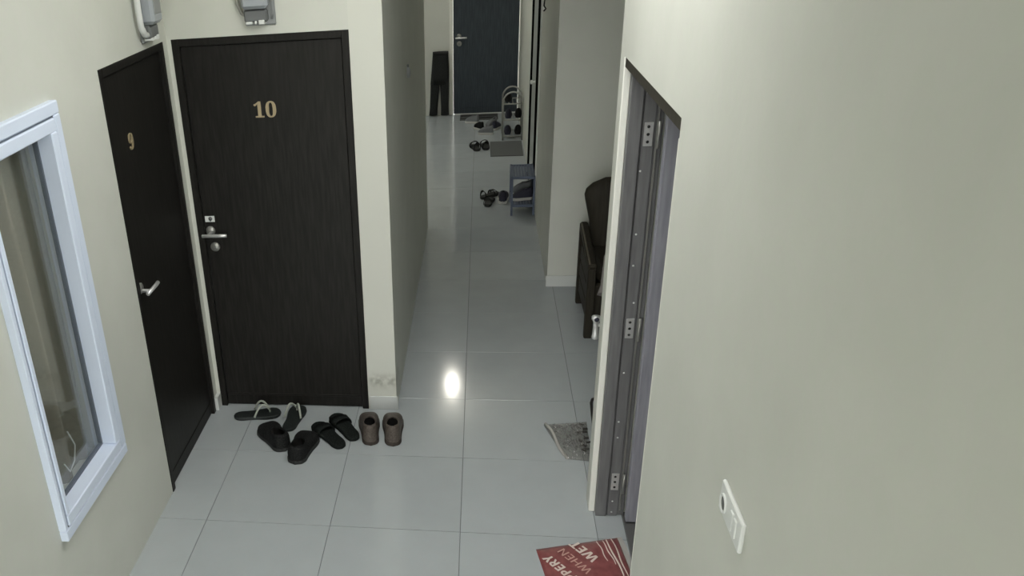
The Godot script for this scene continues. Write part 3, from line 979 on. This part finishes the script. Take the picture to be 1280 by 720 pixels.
func armchair():
	var o := thing("armchair", "dark brown armchair with a rounded back half hidden by the white doorway edge", "armchair", P(0.66, 0, 5.8))
	# local: x right, z towards the camera from the back edge
	var b := MB.new()
	b.box(Vector3(0.03, 0.10, 0.04), Vector3(0.76, 0.36, 0.56), 0.015)
	build("seat_base", b, M.armchair, o)
	b = MB.new()
	b.box(Vector3(0.06, 0.36, 0.10), Vector3(0.73, 0.46, 0.57), 0.03)
	build("seat_cushion", b, M.armchair, o)
	for s in [0, 1]:
		var x := 0.0 if s == 0 else 0.74
		b = MB.new()
		var tilt := Transform3D(Basis(Vector3.RIGHT, 0.14), Vector3(0, 0.585, 0))
		b.box(Vector3(x, -0.045, 0.0), Vector3(x + 0.055, 0.0, 0.60), 0.012, tilt)
		build("arm_rest", b, M.armchair, o)
		b = MB.new()
		b.box(Vector3(x + 0.006, -0.006, 0.03), Vector3(x + 0.016, 0.003, 0.59), 0.003, tilt)
		build("arm_edge_glint", b, M.chair_edge_glint, o)  # strip coloured paler to paint in light caught by the arm
		for k in 3:
			b = MB.new()
			var y := 0.10 + 0.118 * k
			b.box(Vector3(x + 0.012, y, 0.03), Vector3(x + 0.04, y + 0.105, 0.58), 0.006)
			build("side_slat", b, M.armchair, o)
		for z in [0.0, 0.55]:
			b = MB.new()
			b.box(Vector3(x, 0.0, z), Vector3(x + 0.05, 0.55 if z == 0.0 else 0.475, z + 0.05), 0.006)
			build("leg", b, M.armchair, o)
	# bulging back, narrow at the arms and wide above
	var rings := []
	for i in 15:
		var k := i / 14.0
		var y := 0.40 + 0.495 * k
		var hw: float = 0.36
		var squeeze: float = lerp_table(k, [0.0, 0.42, 0.6, 0.78, 0.9, 1.0], [0.335, 0.345, 0.365, 0.385, 0.37, 0.26])
		hw = squeeze
		var th: float = lerp_table(k, [0.0, 0.5, 0.85, 0.97, 1.0], [0.075, 0.075, 0.06, 0.035, 0.012])
		var ring := []
		for j in 28:
			var a := TAU * j / 28.0
			var cx: float = sign(cos(a)) * pow(abs(cos(a)), 0.55) * hw
			var cz: float = sign(sin(a)) * pow(abs(sin(a)), 0.8) * th
			ring.append(Vector3(0.395 + cx, y, 0.10 - 0.05 * k + cz))
		rings.append(ring)
	b = MB.new()
	b.loft(rings, true, true, true)
	build("backrest", b, M.armchair, o)
	# bits that show past the pier
	o = thing("chrome_fitting", "small shiny chrome fitting poking out past the white doorway edge before the armchair", "fitting", P(0.505, 0.84, 3.60))
	b = MB.new()
	b.lathe([Vector2(0, -0.055), Vector2(0.012, -0.055), Vector2(0.016, -0.045), Vector2(0.013, -0.03), Vector2(0.011, 0.0), Vector2(0.013, 0.03), Vector2(0.02, 0.04), Vector2(0.02, 0.052), Vector2(0, 0.056)], 16)
	build("fitting_body", b, M.chrome, o)
	b = MB.new()
	b.tube([Vector3(0.0, 0.012, 0), Vector3(0.055, 0.014, 0), Vector3(0.062, 0.014, 0.02), Vector3(0.062, 0.014, 0.10)], 0.008, 10)
	build("fitting_stem", b, M.white_plastic, o)
	b = MB.new()
	b.lathe([Vector2(0, 0), Vector2(0.011, 0), Vector2(0.008, 0.006), Vector2(0, 0.007)], 12, Transform3D(Basis(Vector3.RIGHT, PI / 2), Vector3(0, 0.045, 0.017)))
	build("fitting_cap", b, M.navy, o)
	b = MB.new()
	var rr := []
	for i in 9:
		var k := i / 8.0
		var w := 0.006 + 0.008 * k + 0.010 * smoothstep(0.75, 1.0, k)
		rr.append([P(0.515 - w, 1.20 - 0.18 * k, 3.54), P(0.515, 1.20 - 0.18 * k, 3.55 - 0.01 * sin(k * 9.0)), P(0.515 + w, 1.20 - 0.18 * k, 3.53), P(0.515, 1.20 - 0.18 * k, 3.525)])
	b.loft(rr, true, true, true)
	tag(build("hanging_cloth", b, M.cloth), "sliver of grey pink cloth hanging just behind the white doorway edge", "cloth")

# ------------------------------------------------------------------ far corridor
func far_things():
	# blue grey plastic rack
	var o := thing("shoe_rack", "blue grey plastic two tier shoe rack against the right corridor wall", "shoe rack", P(0.27, 0, 8.12))
	var w := 0.208
	var dp := 0.42
	var b: MB
	for x in [0.0, w - 0.018]:
		for z in [0.0, dp - 0.018]:
			b = MB.new()
			b.box(Vector3(x, 0, z), Vector3(x + 0.018, 0.36, z + 0.018), 0.003)
			build("leg", b, M.rack, o)
	for y in [0.09, 0.345]:
		b = MB.new()
		b.box(Vector3(0, y - 0.012, 0), Vector3(w, y + 0.012, 0.02), 0.003)
		b.box(Vector3(0, y - 0.012, dp - 0.02), Vector3(w, y + 0.012, dp), 0.003)
		b.box(Vector3(0, y - 0.012, 0.02), Vector3(0.014, y + 0.012, dp - 0.02), 0.003)
		b.box(Vector3(w - 0.014, y - 0.012, 0.02), Vector3(w, y + 0.012, dp - 0.02), 0.003)
		var sh := build("shelf", b, M.rack, o)
		for k in 7:
			b = MB.new()
			var x := 0.016 + k * 0.0255
			b.box(Vector3(x, y + (-0.006), 0.018), Vector3(x + 0.022, y + 0.008, dp - 0.018), 0.003)
			build("slat", b, M.rack, sh)
	var hs := [0.075, 0.09, 0.085, 0.075, 0.078, 0.066, 0.05, 0.036, 0.02]
	o = thing("sneaker", "navy sneaker with a white sole on the lower shelf of the blue grey rack", "shoe", Vector3.ZERO, 0.0, "shoes in the corridor")
	shoe(o, 0.185, 0.08, hs, 0.5, M.navy, M.white_rubber, 0.022)
	place(o, Vector2(0.464, 7.86), Vector2(0.284, 7.84), 0.103)
	o.scale = Vector3(1, 1.2, 1)
	var proto := o
	var c := proto.duplicate()
	c.name = numbered("sneaker")
	add_child(c)
	tag(c, "dark sneaker with white sole standing on the floor left of the blue grey rack", "shoe", "shoes in the corridor")
	c.scale = Vector3.ONE * 1.25
	place(c, Vector2(0.208, 8.05), Vector2(0.222, 8.27))
	c.scale = Vector3.ONE * 1.25
	c = proto.duplicate()
	c.name = numbered("sneaker")
	add_child(c)
	tag(c, "pale grey sneaker behind the navy one on the lower shelf of the blue grey rack", "shoe", "shoes in the corridor")
	place(c, Vector2(0.464, 8.0), Vector2(0.284, 7.985), 0.103)
	c.scale = Vector3(1, 1.55, 1)
	for ch in c.get_children():
		if ch.name.begins_with("upper") or ch.name.begins_with("collar"): ch.material_override = M.grey_shoe
	o = thing("strap_sandal", "black strappy sandal left of the blue grey rack, nearest the camera", "sandal", Vector3.ZERO, 0.0, "shoes in the corridor")
	slide(o, 0.24, 0.09, M.rubber, M.rubber, [[0.58, 0.66, 0.05], [0.72, 0.80, 0.045], [0.1, 0.17, 0.07]])
	place(o, Vector2(0.065, 7.96), Vector2(0.10, 8.21))
	c = o.duplicate()
	c.name = numbered("strap_sandal")
	add_child(c)
	tag(c, "black strappy sandal left of the blue grey rack, leaning across its pair", "sandal", "shoes in the corridor")
	place(c, Vector2(0.02, 8.22), Vector2(0.165, 8.37))
	# grey mat
	o = thing("door_mat", "plain grey mat on the floor in front of the chrome rack", "mat", P(0.29, 0, 10.12))
	b = MB.new()
	b.box(Vector3(-0.175, 0, -0.33), Vector3(0.175, 0.008, 0.33), 0.003)
	build("mat_pile", b, M.mat, o)
	b = MB.new()
	b.box(Vector3(-0.18, 0, -0.335), Vector3(0.18, 0.004, 0.335), 0.002)
	build("mat_border", b, M.black, o)
	# chrome rack
	o = thing("chrome_rack", "chrome tube shoe rack with arched ends beside the far door", "shoe rack", P(0.255, 0, 10.52))
	var W := 0.222
	for z in [0.0, -0.34]:
		b = MB.new()
		var pts := [Vector3(0, 0, z), Vector3(0, 0.3, z), Vector3(0, 0.44, z)]
		for i in range(1, 12):
			var a := PI * i / 12.0
			pts.append(Vector3(W / 2 - cos(a) * W / 2, 0.44 + sin(a) * 0.115, z))
		pts.append_array([Vector3(W, 0.44, z), Vector3(W, 0.3, z), Vector3(W, 0, z)])
		b.tube(pts, 0.0095, 10)
		build("end_frame", b, M.steel, o)
		for y in [0.42, 0.235, 0.045]:
			b = MB.new()
			b.tube([Vector3(0, y, z), Vector3(W, y, z)], 0.0075, 8)
			build("cross_bar", b, M.steel, o)
	for y in [0.42, 0.235, 0.045]:
		for k in 5:
			b = MB.new()
			var x := 0.02 + k * (W - 0.04) / 4.0
			b.tube([Vector3(x, y, 0), Vector3(x, y, -0.34)], 0.005, 6)
			build("shelf_rod", b, M.steel, o)
	# shoes on the rack
	var i := 0
	for q in [[0.31, 0.435, 10.62, "black shoe on the top tier of the chrome rack"], [0.315, 0.25, 10.60, "dark shoe on the middle tier of the chrome rack, left one"], [0.43, 0.25, 10.62, "dark shoe on the middle tier of the chrome rack, beside the wall"], [0.31, 0.06, 10.60, "dark shoe on the lowest tier of the chrome rack, left one"], [0.43, 0.06, 10.60, "dark shoe on the lowest tier of the chrome rack, beside the wall"]]:
		c = proto.duplicate()
		c.name = numbered("rack_shoe")
		add_child(c)
		tag(c, q[3], "shoe", "shoes on the chrome rack")
		place(c, Vector2(q[0], q[2] - 0.06), Vector2(q[0] + 0.01, q[2] + 0.16), q[1] - 0.005)
		for ch in c.get_children(): ch.material_override = M.navy if i % 2 else M.black_shoe
		i += 1
	# black shoes before the mat
	o = thing("black_sandal", "black sandal beside the plain grey mat, left one", "sandal", Vector3.ZERO, 0.0, "shoes in the corridor")
	slide(o, 0.27, 0.10, M.rubber, M.black, [[0.55, 0.85, 0.075], [0.05, 0.14, 0.09]])
	place(o, Vector2(-0.03, 10.02), Vector2(-0.09, 10.30))
	c = o.duplicate()
	c.name = numbered("black_sandal")
	add_child(c)
	tag(c, "black sandal beside the plain grey mat, the one touching it", "sandal", "shoes in the corridor")
	place(c, Vector2(0.065, 10.06), Vector2(0.035, 10.34))
	# mat and shoes at the end door
	o = thing("striped_mat", "dark grey striped mat at the foot of the far end door", "mat", P(-0.025, 0, 11.82))
	b = MB.new()
	b.box(Vector3(-0.245, 0, -0.17), Vector3(0.245, 0.01, 0.17), 0.003)
	build("mat_pile", b, M.mat, o)
	for k in 2:
		b = MB.new()
		b.box(Vector3(-0.24, 0.009, -0.09 + 0.14 * k), Vector3(0.24, 0.013, -0.03 + 0.14 * k), 0.001)
		build("stripe", b, M.black, o)
	var spots := [
		[-0.11, 11.50, 1.2, M.grey_shoe, "small grey shoe on the floor at the corner of the striped mat"],
		[-0.02, 11.12, 0.5, M.black_shoe, "dark shoe in front of the striped mat, leftmost of the cluster"],
		[0.13, 11.25, 2.4, M.grey_shoe, "grey shoe in the cluster between the striped mat and the chrome rack"],
		[0.19, 11.12, -0.4, M.navy, "navy shoe in the cluster touching the chrome rack side"],
		[0.06, 10.86, 1.35, M.grey_shoe, "grey shoe with pale sole lying in front of the cluster, nearest the plain grey mat"],
	]
	for q in spots:
		c = proto.duplicate()
		c.name = numbered("floor_shoe")
		add_child(c)
		tag(c, q[4], "shoe", "shoes by the far end door")
		c.position = P(q[0], 0, q[1])
		c.rotation.y = q[2]
		for ch in c.get_children():
			if ch.name.begins_with("upper") or ch.name.begins_with("collar"): ch.material_override = q[3]
	# trousers on the end wall
	o = thing("trousers", "black trousers hanging flat against the far end wall beside the door", "trousers", P(-0.555, 0.015, DE - 0.055))
	b = MB.new()
	var ell := func(cx, cz, y, rx, rz):
		var r := []
		for j in 20:
			var a := TAU * j / 20.0
			r.append(Vector3(cx + sign(cos(a)) * pow(abs(cos(a)), 0.7) * rx, y, cz + sin(a) * rz))
		return r
	var body := []
	for k in [[0.815, -0.035, 0.100], [0.76, -0.037, 0.103], [0.62, -0.04, 0.112], [0.50, -0.045, 0.118], [0.40, -0.05, 0.122]]:
		body.append(ell.call(-k[1] * 0 + 0.03 + (k[1] + 0.035), 0.0, k[0], k[2], 0.035))
	b.loft(body, true, true, true)
	for s in [-1, 1]:
		var leg := []
		for k in [[0.45, 0.055], [0.40, 0.06], [0.25, 0.055], [0.10, 0.052], [0.0, 0.055]]:
			var u: float = 1.0 - k[0] / 0.45
			leg.append(ell.call((0.018 - 0.058 - 0.035 * u) if s < 0 else (0.018 + 0.062 + 0.0 * u), 0.0, k[0], k[1], 0.03))
		b.loft(leg, true, true, true)
	build("legs_and_seat", b, M.trousers, o)
	b = MB.new()
	b.loft([ell.call(0.03, 0.0, 0.775, 0.103, 0.037), ell.call(0.03, 0.0, 0.818, 0.102, 0.037)], true, true, true)
	build("waistband", b, M.black, o)

# ------------------------------------------------------------------
func _ready():
	var cam := Camera3D.new()
	cam.name = "camera"
	add_child(cam)
	# level hall seen from a high corner; the lens is shifted
	cam.transform = Transform3D(Basis(Vector3(0.983086, -0.073861, -0.167587), Vector3(-0.009956, 0.892162, -0.451607), Vector3(0.182871, 0.445637, 0.876337)), Vector3(0, 2.549, 0))
	cam.projection = Camera3D.PROJECTION_FRUSTUM
	cam.near = 0.05
	cam.far = 60.0
	cam.size = 0.05 * 720.0 / 1088.324
	cam.frustum_offset = Vector2(0.05 * 244.381 / 1088.324, 0.05 * 76.674 / 1088.324)
	cam.current = true
	var env := Environment.new()
	var sky := Sky.new()
	var sm := ProceduralSkyMaterial.new()
	sm.sky_top_color = Color(0.93, 0.93, 0.92)
	sm.sky_horizon_color = Color(0.95, 0.95, 0.93)
	sm.ground_horizon_color = Color(0.62, 0.62, 0.60)
	sm.ground_bottom_color = Color(0.45, 0.45, 0.43)
	sm.sun_angle_max = 0.0
	sky.sky_material = sm
	env.background_mode = Environment.BG_SKY
	env.sky = sky
	env.background_energy_multiplier = 9.3
	env.tonemap_mode = Environment.TONE_MAPPER_LINEAR
	env.tonemap_exposure = 1.0
	env.sdfgi_enabled = true
	env.ssao_enabled = true
	env.ssil_enabled = true
	var we := WorldEnvironment.new()
	we.name = "world_environment"
	we.environment = env
	add_child(we)
	make_materials()
	floor_and_tiles()
	walls()
	doors()
	window()
	fittings()
	armchair()
	near_shoes()
	packet()
	clear_bag()
	far_things()
